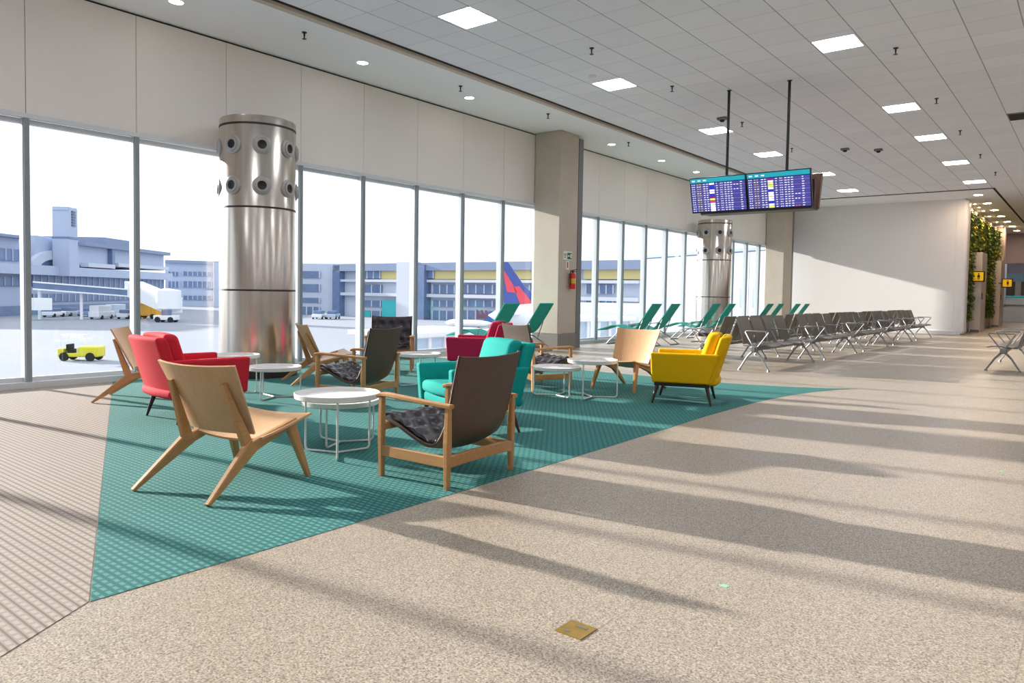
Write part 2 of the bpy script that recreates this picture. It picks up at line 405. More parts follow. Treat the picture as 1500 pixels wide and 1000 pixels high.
# chrome air columns
def air_column(label, x, y, rot):
    t = thing('air_column', label, 'column', (x, y, .0032 if y < 9 else 0), rot, 'polished steel air columns')
    R = .5
    MB().lathe([(0, 0), (R+.03, 0), (R+.03, .10), (R-.02, .11), (R-.02, .1)], 64).build('base_ring', BAND, t)
    MB().lathe([(R-.01, .10), (R, .105), (R, 3.475), (R-.01, 3.49), (0, 3.49)], 96).build('shaft', STEEL, t)
    for z in (1.18, 2.285, 3.38): MB().lathe([(R-.01, z-.012), (R+.004, z-.012), (R+.004, z+.012), (R-.01, z+.012)], 96).build('joint_band', BAND, t)
    for z in (2.565, 3.10):
        for k in range(8):
            a = 2*PI*k/8; d = Vector((math.cos(a), math.sin(a), 0)); c = d*(R-.045)+Vector((0, 0, z))
            mx = frame_mx(c, (-math.sin(a), math.cos(a), 0), d)
            n = MB().lathe([(.122, 0), (.122, .050), (.112, .060), (.092, .062), (.090, .075), (.083, .078), (.062, .078), (.058, .07)], 32, 0, mx).build('air_nozzle', NOZ, t)
            MB().lathe([(.062, .060), (.058, .068), (.03, .058), (0, .055)], 24, 0, mx).build('nozzle_bore', BLACK, n)
    return t
air_column('large polished steel air column with round nozzles behind the red armchair', -9.13, 5.81, D2R(-27))
air_column('distant polished steel air column with round nozzles behind the teal loungers', -9.10, 21.3, D2R(-50))

# ------------------------------------------------------------------ furniture (local +x = front)
CZ = .003   # carpet top
def wood_chair(label, x, y, th):
    t = thing('plywood_lounge_chair', label, 'chair', (x, y, CZ), D2R(th), 'oak plywood lounge chairs')
    for s in (1, -1):
        yy = .265*s
        j = (-.02, yy, .275)
        MB().beam((-.39, s*.31, .0), (-.03, yy, .270), .034, .030, .046, .092, up=(-.6, 0, .8), bev=.35).ground().build('leg', WOOD, t)
        MB().beam((.40, s*.31, .0), (.285, yy, .345), .032, .034, .046, .075, up=(1, 0, .25), bev=.35).ground().build('leg', WOOD, t)
        MB().beam((-.05, yy, .255), (.33, yy, .365), .040, .07, .036, .04, bev=.3).build('seat_rail', WOOD, t)
        MB().beam((-.048, yy-s*.005, .250), (-.203, yy-s*.045, .650), .044, .074, .034, .028, up=(1, 0, .4), bev=.4).build('back_support', WOOD, t)
    # curved veneer shells, hollow towards the sitter
    def seat(u, v):
        xx = .02+u*.41; k = 2*v-1
        return (xx, k*(.30+.012*u), .305+.075*u-.030*(1-k*k)*(1-.3*u)+.02*u*u)
    MB().sheet(seat, 14, 16, .014).build('seat', PLY, t)
    def back(u, v):
        k = 2*v-1; z = .335+u*.425; hw = .268+.052*u
        return (-.042-.20*u-.055*(1-k*k)+.035, k*hw, z-.012*(1-k*k)*u)
    MB().sheet(back, 12, 18, .014).build('backrest', PLY, t)
    return t
wood_chair('oak plywood lounge chair nearest the camera, seen from behind beside the tray table', -4.156, 2.412, 101.7)
wood_chair('oak plywood lounge chair at the left by the window, behind the red armchair', -8.027, 3.698, 51.8)
wood_chair('oak plywood lounge chair in front of the large steel column', -7.90, 5.90, 66)
wood_chair('oak plywood lounge chair facing the camera, left of the yellow armchair', -4.636, 8.291, 268.2)

def sling_chair(label, x, y, th):
    t = thing('sling_lounge_chair', label, 'chair', (x, y, CZ), D2R(th), 'leather sling lounge chairs')
    d, wd = .28, .3275
    for s in (1, -1):
        MB().beam((d, s*wd, 0), (d+.004, s*wd, .30), .036, .030, .044, .044, up=(1, 0, 0), bev=.35).beam((d+.004, s*wd, .30), (d, s*wd, .515), .044, .044, .036, .034, up=(1, 0, 0), bev=.35).ground().build('leg', WOOD, t)
        MB().beam((-d, s*wd, 0), (-d, s*wd, .28), .036, .030, .046, .044, up=(1, 0, 0), bev=.35).beam((-d, s*wd, .28), (-d-.005, s*wd, .505), .046, .044, .034, .034, up=(1, 0, 0), bev=.35).ground().build('leg', WOOD, t)
        arm = crom([(d+.035, s*wd, .520), (d-.02, s*wd, .532), (.10, s*(wd+.012), .528), (-.1, s*(wd+.01), .517), (-d-.03, s*wd, .507)], 5)
        m = MB()
        for a, b in zip(arm[:-1], arm[1:]): m.beam(a, b, .050, .026, bev=.45)
        m.build('armrest', WOOD, t)
        MB().beam((d, s*wd, .165), (-d, s*wd, .165), .026, .068, bev=.3).build('side_rail', WOOD, t)
    m = MB(); rr = crom([(-d, -wd, .165), (-d-.035, -.15, .185), (-d-.035, .15, .185), (-d, wd, .165)], 5)
    for a, b in zip(rr[:-1], rr[1:]): m.beam(a, b, .03, .07, bev=.3)
    m.build('rear_rail', WOOD, t)
    MB().beam((d-.01, -wd, .325), (d-.01, wd, .325), .03, .05, bev=.4).build('front_rail', WOOD, t)
    prof = crom([(.325, 0, .372), (.20, 0, .335), (.06, 0, .275), (-.07, 0, .232), (-.165, 0, .25), (-.23, 0, .335), (-.275, 0, .46), (-.315, 0, .63), (-.36, 0, .80)], 8)
    def sl(off):
        def fn(u, v):
            p = samp(prof, u); q = samp(prof, min(1, u+.02))-samp(prof, max(0, u-.02)); n = Vector((q.z, 0, -q.x)).normalized()
            k = 2*v-1; hw = .285+.02*u if u > .5 else .285
            sag = -.035*(1-k*k)*(.4+.6*math.sin(PI*min(1, u*1.1)))
            p = p+n*(off+sag); return Vector((p.x, k*hw, p.z+(.012*k*k if u > .9 else 0)))
        return fn
    MB().sheet(sl(0), 40, 14, .010).build('sling', LEATHER, t)
    base = sl(.042)
    def tuft(u, v):
        u = .01+.965*u; v = .03+.94*v; p = base(u, v); q = Vector(base(min(1, u+.02), v))-Vector(base(max(0, u-.02), v)); n = Vector((q.z, 0, -q.x)).normalized()
        L = u*11; c = v*4; h = 0
        di = (L-round(L)); h -= .0
        a = abs(math.sin(PI*(L)))*abs(math.sin(PI*c))
        dd = min((L-i)**2*1.0+(c-j-.5*(i % 2))**2*1.0 for i in (math.floor(L), math.floor(L)+1) for j in (math.floor(c)-1, math.floor(c), math.floor(c)+1))
        return p - n*.026*math.exp(-dd*8)
    MB().sheet(tuft, 110, 48, .02).build('tufted_cushion', LEATHERB, t)
    # stitched piping along both edges
    for v in (0, 1):
        MB().tube([sl(.012)(u/30, v) for u in range(31)], .008, 8).build('piping', LEATHER, t)
    return t
sling_chair('dark leather sling chair in the foreground right of the white tray table', -3.326, 3.529, 182.6)
sling_chair('dark leather sling chair behind the white tray table, seen from behind', -6.205, 5.166, 196.4)
sling_chair('dark leather sling chair by the window facing the camera, tufted back showing', -8.30, 7.52, 313.9)
sling_chair('brown leather sling chair facing away, behind the turquoise armchair', -5.558, 7.551, 70.0)

def armchair(label, fab, x, y, th):
    t = thing('armchair', label, 'armchair', (x, y, CZ), D2R(th), 'upholstered armchairs')
    for sx, sy in ((1, 1), (1, -1), (-1, 1), (-1, -1)):
        MB().tube([(.315*sx if sx > 0 else -.32, .335*sy, 0), (.265*sx, .285*sy, .215)], .011, 12, r1=.024).ground().build('leg', WALNUT, t)
    MB().rbox((-.30, -.315, .195), (.30, .315, .238), .008, 2).build('base_frame', WALNUT, t)
    for s in (1, -1):
        lean = lambda c: (c.x+(.02 if c.x > 0 else -.0)*(c.z-.235)/.33-(.11*(c.z-.235)/.33 if c.x < 0 else 0), c.y+s*.02*(c.z-.235)/.33, c.z)
        MB().rbox((-.29, min(s*.27, s*.355), .235), (.325, max(s*.27, s*.355), .565), .022, 4, fn=lean).build('arm', fab, t)
    tilt = lambda c: (c.x-.19*(c.z-.235)/.53, c.y*(1+.0*c.z), c.z)
    MB().rbox((-.335, -.335, .225), (-.235, .335, .765), .035, 5, fn=lambda c: (c.x-.16*max(0, (c.z-.235))/.53-.025*math.cos(c.y/.335*PI/2), c.y, c.z)).build('back_shell', fab, t)
    MB().rbox((-.235, -.262, .40), (-.105, .262, .785), .045, 5, fn=lambda c: (c.x-.17*(c.z-.235)/.53+.02*math.cos(c.y/.27*PI/2), c.y, c.z+.01*math.cos(c.y/.27*PI/2))).build('back_cushion', fab, t)
    MB().rbox((-.25, -.268, .235), (.315, .268, .325), .03, 4).build('seat_base', fab, t)
    MB().rbox((-.372, -.325, .218), (-.29, .325, .30), .036, 5, fn=lambda c: (c.x-.03*math.cos(c.y/.335*PI/2), c.y, c.z)).build('lower_back_roll', fab, t)
    MB().rbox((-.26, -.264, .322), (.335, .264, .42), .04, 5, fn=lambda c: (c.x+(.025*math.cos(c.y/.27*PI/2) if c.x > .2 else 0), c.y, c.z+.018*math.cos(c.y/.264*PI/2) if c.z > .38 else c.z)).build('seat_cushion', fab, t)
    return t
armchair('red upholstered armchair at the left behind the foreground plywood chair', RED, -6.535, 3.52, 85.7)
armchair('turquoise upholstered armchair behind the foreground sling chair', TEAL, -4.265, 4.785, 249)
armchair('magenta upholstered armchair near the window, seen from the side', MAG, -6.97, 7.95, 208)
armchair('yellow upholstered armchair on dark legs at the right end of the group', YEL, -3.635, 7.775, 199.5)

def tray_table(label, x, y, h, r, ang, lr):
    t = thing('tray_table', label, 'table', (x, y, CZ), 0, 'round white tray tables')
    MB().lathe([(0, h-.028), (r-.01, h-.028), (r, h-.022), (r+.004, h+.012), (r-.004, h+.014), (r-.012, h-.012), (r-.02, h-.015), (0, h-.015)], 64).build('table_top', WHITEL, t)
    for a in ang:
        a = D2R(a); c, s = math.cos(a), math.sin(a); rc = .03
        pts = [(lr*c, lr*s, h-.026), (lr*c, lr*s, .008+rc)]+[((lr-rc*(1-math.cos(k)))*c, (lr-rc*(1-math.cos(k)))*s, .008+rc*(1-math.sin(k))) for k in (PI/8, PI/4, 3*PI/8)]+[((lr-rc)*c, (lr-rc)*s, .008), (0, 0, .008)]
        MB().tube(pts, .008, 8).build('leg', WIRE, t)
    return t
tray_table('tall round white tray table in front, beside the foreground plywood chair', -4.315, 3.40, .44, .305, (-160, -38, 80), .27)
tray_table('low round white table tucked partly under the front tray table', -4.61, 3.66, .335, .30, (178, -61, 60), .26)
tray_table('low round white table between brown sling chair and turquoise armchair', -4.924, 7.067, .335, .29, (-150, -20, 103), .265)
tray_table('taller round white table in front of the plywood chair facing the camera', -4.545, 7.255, .43, .29, (-79, 144, 36), .29)
tray_table('low round white table just right of the red armchair', -7.093, 4.718, .335, .29, (-63, 172, 54), .28)
tray_table('taller round white table half hidden behind the red armchair', -7.72, 4.62, .43, .27, (36, 156, 276), .25)
tray_table('round white table beside the sling chair that faces the camera', -6.75, 6.60, .40, .28, (10, 130, 250), .26)

# teal chaise loungers by the window (local +x = foot end, towards the glass)
def lounger_proto():
    t = thing('lounger', 'x', 'lounger', (0, 0, 0), 0, 'teal loungers along the windows')
    prof = crom([(.78, 0, .33), (.55, 0, .40), (.30, 0, .465), (.08, 0, .41), (-.12, 0, .355), (-.28, 0, .42), (-.42, 0, .58), (-.56, 0, .77), (-.72, 0, 1.00)], 6)
    MB().sheet(lambda u, v: (samp(prof, u).x, (2*v-1)*.235, samp(prof, u).z), 40, 4, .022).build('mesh_seat', TEALM, t)
    for s in (1, -1):
        yy = .225*s
        MB().tube([(-.70, yy, .02), (-.45, yy, .18), (-.22, yy, .30), (.0, yy, .33), (.22, yy, .27), (.42, yy, .10), (.50, yy, .02)], .014, 8).build('leg', CHROME, t)
        MB().tube([(-.47, yy, .62), (-.33, yy, .27)], .010, 8).build('back_strut', CHROME, t)
        MB().tube([(-.05, yy, .345), (-.10, yy*1.08, .50), (-.34, yy*1.08, .53), (-.40, yy, .545)], .010, 8).build('armrest', CHROME, t)
    MB().tube([(-.70, -.235, .014), (-.70, .235, .014)], .014, 8).build('crossbar', CHROME, t)
    MB().tube([(.50, -.235, .014), (.50, .235, .014)], .014, 8).build('crossbar', CHROME, t)
    return t
lp = lounger_proto(); lp.rotation_euler = (0, 0, PI)
LG = [(-9.45, 10.98, 'nearest teal lounger, its head showing between magenta armchair and concrete pillar'), (-9.60, 12.33, 'teal lounger whose head stands right in front of the concrete pillar'),
      (-8.80, 15.66, 'teal lounger behind the camera-facing plywood chair, first one past the pillar'), (-8.75, 16.55, 'second teal lounger past the pillar, beside the first'),
      (-8.62, 18.73, 'teal lounger in front of the distant steel column, left of its pair'), (-8.55, 19.62, 'teal lounger in front of the distant steel column, right of its pair'),
      (-8.38, 22.2, 'teal lounger just past the distant steel column, left of its pair'), (-8.33, 23.0, 'teal lounger just past the distant steel column, right of its pair'),
      (-8.22, 24.3, 'teal lounger before the far pillar, last pair, left one'), (-8.17, 25.1, 'farthest teal lounger, last of the row before the white end wall')]
for i, (x, y, lb) in enumerate(LG):
    if i == 0: lp.location = (x+.02, y, 0); lp['label'] = lb
    else: again(lp, lb, (x+.02, y, 0))

# airport beam seating (local +x = front, beam along y)
def bench_proto():
    t = thing('beam_seat', 'x', 'bench', (0, 0, 0), 0, 'rows of airport beam seating')
    MB().box((-.03, -1.28, .325), (.03, 1.28, .385)).build('beam', CHROME, t)
    for k in range(4):
        y0 = -.90+.6*k
        pf = crom([(.25, 0, .405), (.12, 0, .425), (-.10, 0, .405), (-.20, 0, .40)], 4)
        MB().sheet(lambda u, v: (samp(pf, u).x, y0+(2*v-1)*.27, samp(pf, u).z-.012*(1-(2*v-1)**2)), 12, 4, .016).build('seat', DARKSEAT, t)
        pb = crom([(-.205, 0, .42), (-.235, 0, .55), (-.285, 0, .70), (-.345, 0, .86)], 4)
        MB().sheet(lambda u, v: (samp(pb, u).x-.012*(1-(2*v-1)**2), y0+(2*v-1)*.255, samp(pb, u).z), 12, 4, .016).build('backrest', DARKSEAT, t)
        MB().beam((-.02, y0, .375), (-.215, y0, .42), .05, .02).beam((-.215, y0, .415), (-.30, y0, .68), .05, .02, up=(1, 0, 0)).build('seat_bracket', CHROME, t)
    for yy in (-1.2, 1.2):
        m = MB().rbox((-.055, yy-.035, .30), (.055, yy+.035, .40), .02, 2)
        m.tube([(.02, yy, .33), (.12, yy, .22), (.235, yy, .03)], .02, 8, r1=.013).tube([(-.02, yy, .33), (-.12, yy, .22), (-.235, yy, .03)], .02, 8, r1=.013)
        m.lathe([(0, 0), (.028, 0), (.02, .03), (0, .032)], 12, 0, Matrix.Translation((.24, yy, 0))).lathe([(0, 0), (.028, 0), (.02, .03), (0, .032)], 12, 0, Matrix.Translation((-.24, yy, 0)))
        m.build('leg', CHROME, t)
    for yy in (-1.2, 0, 1.2):
        MB().tube([(-.02, yy, .39), (-.16, yy, .63), (-.14, yy, .645), (.21, yy, .645), (.225, yy, .63), (.05, yy, .39)], .011, 8).build('armrest', CHROME, t)
    return t
bp = bench_proto(); first = True
UN = [12.98, 16.12, 19.2, 22.35, 25.5]
NTH = ['nearest', 'second', 'third', 'fourth', 'farthest']
for side, xx, rz, nm in ((0, -4.30, 0.0, 'in the row facing the walkway'), (1, -5.22, PI, 'in the row facing the windows')):
    for k, y in enumerate(UN):
        lb = '%s grey perforated beam seat unit %s' % (NTH[k], nm)
        if first: bp.location = (xx, y+(0), 0); bp['label'] = lb; first = False
        else: again(bp, lb, (xx, y+(.1 if side else 0), 0), rz)
again(bp, 'grey perforated beam seat at the right edge of the picture, facing left', (-1.18, 16.15, 0), PI)

# brass floor box, green floor stickers
fb = thing('floor_box', 'small square brass floor outlet box in the granite, near the camera', 'floor outlet', (-1.407, 2.172, 0), 0)
MB().box((-.055, -.055, .0), (.055, .055, .003)).build('cover_plate', BRASS, fb)
MB().box((-.012, .018, .003), (.032, .030, .0045)).build('latch', CHROME, fb)
MB().box((-.030, -.035, .003), (-.008, -.024, .0045)).build('latch', CHROME, fb)
GST = M('green_tape', '8fd6a8', .7)
for (x, y, lb) in ((-1.16, 2.91, 'scrap of pale green tape on the granite beyond the brass floor box'), (-.47, 6.18, 'far scrap of pale green tape on the granite at the right')):
    tag(MB().prism([(-.02, -.012), (.012, -.016), (.022, .006), (-.004, .017)], .0, .001).build('floor_sticker', GST, None, (x, y, .0)), lb, 'tape', 'pale green tape scraps on the floor')

# ------------------------------------------------------------------ ceiling fittings
def panel(label, x, y):
    t = thing('ceiling_light', label, 'ceiling light', (x, y, ZC), 0, 'square ceiling light panels')
    s = .262
    MB().box((-s-.018, -s-.018, -.006), (s+.018, s+.018, -.0005)).build('frame', WHITEP, t)
    MB().box((-s, -s, -.009), (s, s, -.006)).build('diffuser', LIGHT, t)
    return t
ORD = ['nearest', 'second', 'third', 'fourth', 'fifth', 'sixth']
pp = None
for col, xs, ysx in (('left column, over the lounge chairs', -6.44, (7.11, 10.78, 14.99, 18.17, 21.91, 25.64)), ('right column, over the walkway', -2.92, (10.83, 15.1, 18.18, 21.85, 25.64))):
    for k, y in enumerate(ysx):
        x = -6.19 if (xs < -5 and k == 4) else xs
        lb = '%s square white ceiling light panel in the %s' % (ORD[k], col)
        if pp is None: pp = panel(lb, x, y)
        else: again(pp, lb, (x, y, ZC))
for k, (x, y) in enumerate([(-6.2, 48), (-6.2, 52), (-6.2, 56), (-3.2, 48), (-3.2, 52), (-3.2, 56), (-3.2, 60), (-6.2, 60), (0, 50), (0, 56)]+[(x, y) for x in (.6, 4.1) for y in (-2.5, 1.2, 4.9, 8.6, 12.3, 16, 20, 24, 28)]+[(-6.44, 3.4), (-6.44, -.3), (-2.92, 7.1), (-2.92, 3.4), (-2.92, -.3)]):
    again(pp, 'added square ceiling light panel out of view, brightening the hall and far hall', (x, y, ZC))  # unseen panels, added to brighten the near and far halls
CLIGHT = EM('corridor_lamp', 'ffdcb8', 160.0)
def downlight(label, x, y, z, r, g, lm=None):
    t = thing('downlight', label, 'downlight', (x, y, z), 0, g)
    MB().lathe([(r, -.001), (r+.018, -.004), (r+.018, -.008), (r, -.007), (r-.004, -.003)], 32).build('ring', WHITEP, t)
    MB().lathe([(r-.003, -.004), (0, -.0045)], 24).build('lens', lm or DLIGHT, t)
    return t
dp = None
for k, y in enumerate((4.57, 7.49, 9.95, 14.92, 17.43, 19.55)):
    lb = '%s round downlight in the white soffit above the windows' % ORD[k]
    if dp is None: dp = downlight(lb, -8.95, y, ZC-.02, .085, 'soffit downlights')
    else: again(dp, lb, (-8.95, y, ZC-.02))
ORD9 = ORD+['seventh', 'eighth', 'ninth']
for k, y in enumerate((28.73, 31.37, 33.86, 36.44, 39.04, 41.63, 44.2)):
    lb = '%s large round downlight in the corridor ceiling beside the green wall' % ORD9[k]
    if k == 0: cdl = downlight(lb, -3.16, y, ZC-.021, .125, 'corridor downlights', CLIGHT)
    else: again(cdl, lb, (-3.16, y, ZC-.021))
sd = None
SLIGHT = EM('spot_lamp', 'ffdcb8', 700.0)
for k, y in enumerate((31.39, 32.61, 33.91, 36.23, 39.02, 41.2)):
    lb = '%s tiny spotlight close along the top of the green wall' % ORD9[k]
    if sd is None: sd = downlight(lb, -3.54, y, ZC-.02, .04, 'green wall spotlights', SLIGHT)
    else: again(sd, lb, (-3.54, y, ZC-.02))
sp = None
SPR = [(-8.56, 6.15), (-8.57, 9.30), (-8.47, 11.71), (-8.51, 14.93), (-5.77, 9.01), (-5.70, 11.42), (-5.71, 14.57), (-5.73, 17.74), (-2.32, 11.48), (-2.30, 14.74), (-2.32, 17.78), (-2.29, 20.93), (-2.26, 24.02)]
for k, (x, y) in enumerate(SPR):
    zone = 'soffit' if x < -8 else ('tiled ceiling, middle line' if x < -5 else 'tiled ceiling, right line')
    n = k if x < -8 else (k-4 if x < -5 else k-8)
    lb = '%s small sprinkler head hanging from the %s' % (ORD[n], zone); z = ZC-.02 if x < -8 else ZC
    if sp is None:
        sp = thing('ceiling_sprinkler', lb, 'sprinkler', (x, y, z), 0, 'ceiling sprinklers')
        MB().lathe([(0, .03), (.02, .03), (.02, 0), (.035, 0), (.03, -.012), (.012, -.014), (.012, -.05), (0, -.05)], 16).build('pipe', BLACK, sp)
        MB().lathe([(0, -.05), (.009, -.05), (.009, -.085), (.03, -.088), (.03, -.092), (0, -.092)], 16).build('deflector', BLACK, sp)
    else: again(sp, lb, (x, y, z))
cm = None
for x, y, lb in ((-4.72, 18.41, 'small grey ceiling camera right of the flight screens, left of two'), (-4.11, 18.92, 'small grey ceiling camera right of the flight screens, right of two'), (-5.88, 13.97, 'small dark ceiling camera beside the left screen pole')):
    if cm is None:
        cm = thing('ceiling_camera', lb, 'camera', (x, y, ZC), 0, 'ceiling cameras')
        MB().rbox((-.09, -.06, -.05), (.09, .06, 0), .015, 3).build('housing', GREYM, cm)
        MB().lathe([(.05, -.05), (.048, -.07), (.03, -.088), (0, -.094)], 20).build('lens_dome', BLACK, cm)
    else: again(cm, lb, (x, y, ZC))
tag(MB().lathe([(.06, 0), (.06, -.02), (.045, -.04), (0, -.042)], 24).build('smoke_detector', WHITEP, None, (-6.48, 10.16, ZC)), 'round white smoke detector just before the second light panel on the left', 'smoke detector')
vt = thing('air_vent', 'dark rectangular air grille in the ceiling at the right edge', 'vent', (-1.145, 16.98, ZC), 0)
MB().box((-.29, -.30, -.012), (.29, .30, -.0005)).build('frame', GREYM, vt)
m = MB()
for k in range(9): m.beam((-.27, -.27+.06*k+.03, -.016), (.27, -.27+.06*k+.03, -.016), .045, .006, up=(0, .5, 1))
m.build('slats', BLACK, vt)

# ------------------------------------------------------------------ flight information screens
scr_cols = ['0b1030', '4444a0', '5c5299', 'd9dcf0', 'b9a93c', 'e8e9f8', '7a1470', '1c2ab8', 'c83060', '1d8fa0', 'd9e25a', 'd0604a']
SCM = [EM('screen_%s' % n, c, s) for n, c, s in zip(('base', 'row', 'row_alternate', 'text', 'code', 'logo_white', 'logo_purple', 'logo_blue', 'logo_pink', 'header', 'logo_lime', 'status'), scr_cols, (.5, .6, .6, .66, .7, .95, .7, .8, .8, .75, .9, .8))]
def monitor(board, name_lb, cx, cy, z0, z1, wdt, facing, rnd, lit=True):
    """facing -1: towards the camera side, top leaning out"""
    h = z1-z0; lean = .16
    mn = Vector((0, facing, 0)); up = Vector((0, facing*lean, h)).normalized(); rt = Vector((1, 0, 0)) if facing < 0 else Vector((-1, 0, 0)); nrm = rt.cross(up)
    mx = frame_mx((cx, cy-facing*0, z0), rt, nrm)     # local x right, y up the screen, z out of it
    H = h/up.z
    mx = Matrix(((rt.x, up.x, nrm.x, cx), (rt.y, up.y, nrm.y, cy), (rt.z, up.z, nrm.z, z0), (0, 0, 0, 1)))
    m = MB().rbox((-wdt/2, 0, -.06), (wdt/2, H, 0), .006, 2, 0, mx).build('monitor', BLACK if lit else M('bronze_back', '6b4c3b', .4), board)
    if not lit: return m
    s = MB(); W2 = wdt/2-.014
    def q(x0, y0, x1, y1, mi, e): s.box((x0, y0, .0005), (x1, y1, .001+e), mi, mx)
    q(-W2, .014, W2, H-.012, 0, 0)
    q(-W2, H-.085, W2, H-.012, 9, .0006)
    for k in range(3): q(-W2+.03+.10*k, H-.06, -W2+.10*k+.085, H-.038, 3, .001)
    rows = 13; rh = (H-.085-.03)/rows
    for r_ in range(rows):
        y0 = .02+r_*rh; q(-W2+.004, y0+.003, W2-.004, y0+rh-.003, 1+(r_ % 2), .0006)
        def words(xa, n, ww, mi):
            for j in range(n): q(xa+j*ww*1.35, y0+rh*.3, xa+j*ww*1.35+ww*rnd.uniform(.6, 1), y0+rh*.68, mi, .0012)
        words(-W2+.02, 2, .024, 3); words(-W2+.11, 2, .034, 4 if r_ % 3 != 2 else 3); words(-W2+.225, 2, .04, 3)
        q(-W2+.335, y0+.004, -W2+.42, y0+rh-.004, rnd.choice((5, 5, 5, 5, 7, 7, 6, 8, 10)), .0012)
        words(-W2+.455, 1, .03, 3); words(-W2+.525, 2, .02, 3); words(-W2+.60, 3, .038, 3)
        if rnd.random() < .35: words(-W2+.76, 2, .035, rnd.choice((5, 11, 3)))
        words(-W2+.87, 1, .04, 3)
    s.build('screen_image', SCM, m); return m
rnd = random.Random(3)
fx = thing('flight_display', 'hanging flight information display of two bright screens on two dark poles', 'flight display', (0, 0, 0), 0)
B0, B1 = 2.635, 3.215
monitor(fx, '', -5.065, 12.03, B0, B1, .985, -1, rnd); monitor(fx, '', -4.05, 12.03, B0, B1, 1.025, -1, rnd)
monitor(fx, '', -5.065, 12.41, B0, B1, .985, 1, rnd, False); monitor(fx, '', -4.05, 12.41, B0, B1, 1.025, 1, rnd, False)
MB().rbox((-5.40, 12.05, B0-.02), (-3.56, 12.40, B0+.03), .006, 2).rbox((-5.40, 12.19, B0), (-3.56, 12.25, B0+.46), .006, 2).build('support_frame', WALNUT, fx)
for x in (-5.028, -4.012):
    MB().tube([(x, 12.21, B0+.1), (x, 12.21, ZC-.002)], .023, 14).lathe([(0, -.008), (.04, -.008), (.04, -.001), (0, -.001)], 20, 0, Matrix.Translation((x, 12.21, ZC))).build('pole', BLACK, fx)

# ------------------------------------------------------------------ extinguisher and signs on the pillar
PX = XW+.02+.68
ex = thing('fire_extinguisher', 'red fire extinguisher hung on the concrete pillar', 'fire extinguisher', (PX+.085, 13.42, 1.31), 0)
MB().lathe([(0, 0), (.06, 0), (.068, .012), (.068, .30), (.055, .335), (.022, .35), (.02, .37), (0, .37)], 32).build('cylinder', REDP, ex)
MB().rbox((-.02, -.02, .36), (.02, .02, .40), .005, 2).beam((-.01, -.02, .405), (.03, .09, .43), .018, .014).beam((-.01, -.02, .385), (.03, .08, .385), .018, .012).build('valve_handle', BLACK, ex)
MB().tube(crom([(0, -.02, .385), (.0, -.075, .40), (0, -.095, .32), (0, -.085, .18), (0, -.075, .08)], 5), .010, 8).build('hose', BLACK, ex)
MB().lathe([(.0685, .12), (.0695, .121), (.0695, .23), (.0685, .231)], 32).build('label_band', M('label_yellow', 'd9a43c', .5), ex)
MB().box((-.0875, -.03, .2), (-.06, .03, .34)).build('bracket', GREYM, ex)
es = thing('exit_sign', 'pale green and white exit direction sign on the concrete pillar', 'sign', (PX+.002, 13.33, 2.03), 0)
MB().box((0, -.17, -.09), (.006, .17, .10)).build('board', PAPER, es)
MB().box((.006, -.02, -.07), (.008, .16, .07)).build('green_field', GREENS, es)
m = MB(); m.box((.008, .10, -.05), (.0095, .145, .05), 0); m.box((.008, .02, -.012), (.0095, .085, .012), 0); m.prism([(-.03, 0), (0, .028), (0, -.028)], 0, .0015, 0, Matrix(((0, 0, 1, .008), (1, 0, 0, .02), (0, 1, 0, 0), (0, 0, 0, 1))))
m.build('pictogram', PAPER, es)
m = MB(); m.box((.006, -.15, .03), (.008, -.04, .045), 0); m.box((.006, -.15, 0), (.008, -.05, .015), 0); m.box((.006, -.15, -.04), (.008, -.06, -.025), 0); m.build('lettering', GREENS, es)
fs = thing('extinguisher_sign', 'small white sign with a red bar above the fire extinguisher', 'sign', (PX+.002, 13.33, 1.83), 0)
MB().box((0, -.055, -.10), (.005, .055, .09)).build('board', PAPER, fs)
MB().box((.005, -.022, -.06), (.0065, .022, .07)).build('red_bar', REDP, fs)

# ------------------------------------------------------------------ corridor: green wall, portals, hanging signs
lw = thing('living_wall', 'vertical garden of dense green plants along the corridor wall', 'plant wall', (-3.75, 30.3, 0), 0)
MB().box((0, 0, 3.06), (.06, 11.2, 4.45)).box((0, 0, .5), (.06, 2.3, 3.06)).box((0, 3.92, .5), (.06, 9.65, 3.06)).build('backing_panel', M('dark_soil', '1c1a12', .9), lw)
rl = random.Random(11); m = MB()
for k in range(5200):
    y = rl.uniform(.02, 11.15); z = rl.uniform(.5, 4.42)
    c = Vector((.06+rl.uniform(0, .10), y, z)); a = rl.uniform(0, 2*PI); L = rl.uniform(.09, .22); wd = L*rl.uniform(.3, .55)
    if z < 3.25 and (2.1 < y < 4.1 or y > 9.4): continue
    d = Vector((rl.uniform(.3, 1.0), math.cos(a)*.8, math.sin(a)*.6-.3)).normalized(); s = d.cross(Vector((0, 0, 1))).normalized(); n = s.cross(d)
    c.x = min(c.x, .14)
    patch = math.sin(y*1.7+1)*math.cos(z*2.1+y)
    mi = 2 if (patch > .45 and rl.random() < .6) else (1 if rl.random() < .45 else 0)
    m.add([c, c+d*L*.5+s*wd*.5+n*.012, c+d*L-n*.02, c+d*L*.5-s*wd*.5+n*.012], [(0, 1, 2, 3)], mi)
fo = m.build('foliage', [LEAF1, LEAF2, LEAF3], lw); fo['kind'] = 'stuff'
PORT = M('portal_laminate', 'd6cdc6', .45, var=.02)
def portal(label, y, x0, x1):
    t = thing('portal_panel', label, 'wall panel', (0, y, 0), 0, 'white portal panels on the green wall')
    MB().rbox((x0, 0, 0), (x1, 1.5, 3.02), .01, 2).build('panel', PORT, t)
    MB().box((x0+.06, -.006, 0), (x1-.02, 0, .1)).build('kick_plate', GREYM, t)
    MB().rbox((x1, .2, 1.25), (x1+.02, .32, 1.5), .005, 2).build('control_box', BLACK, t)
    return t
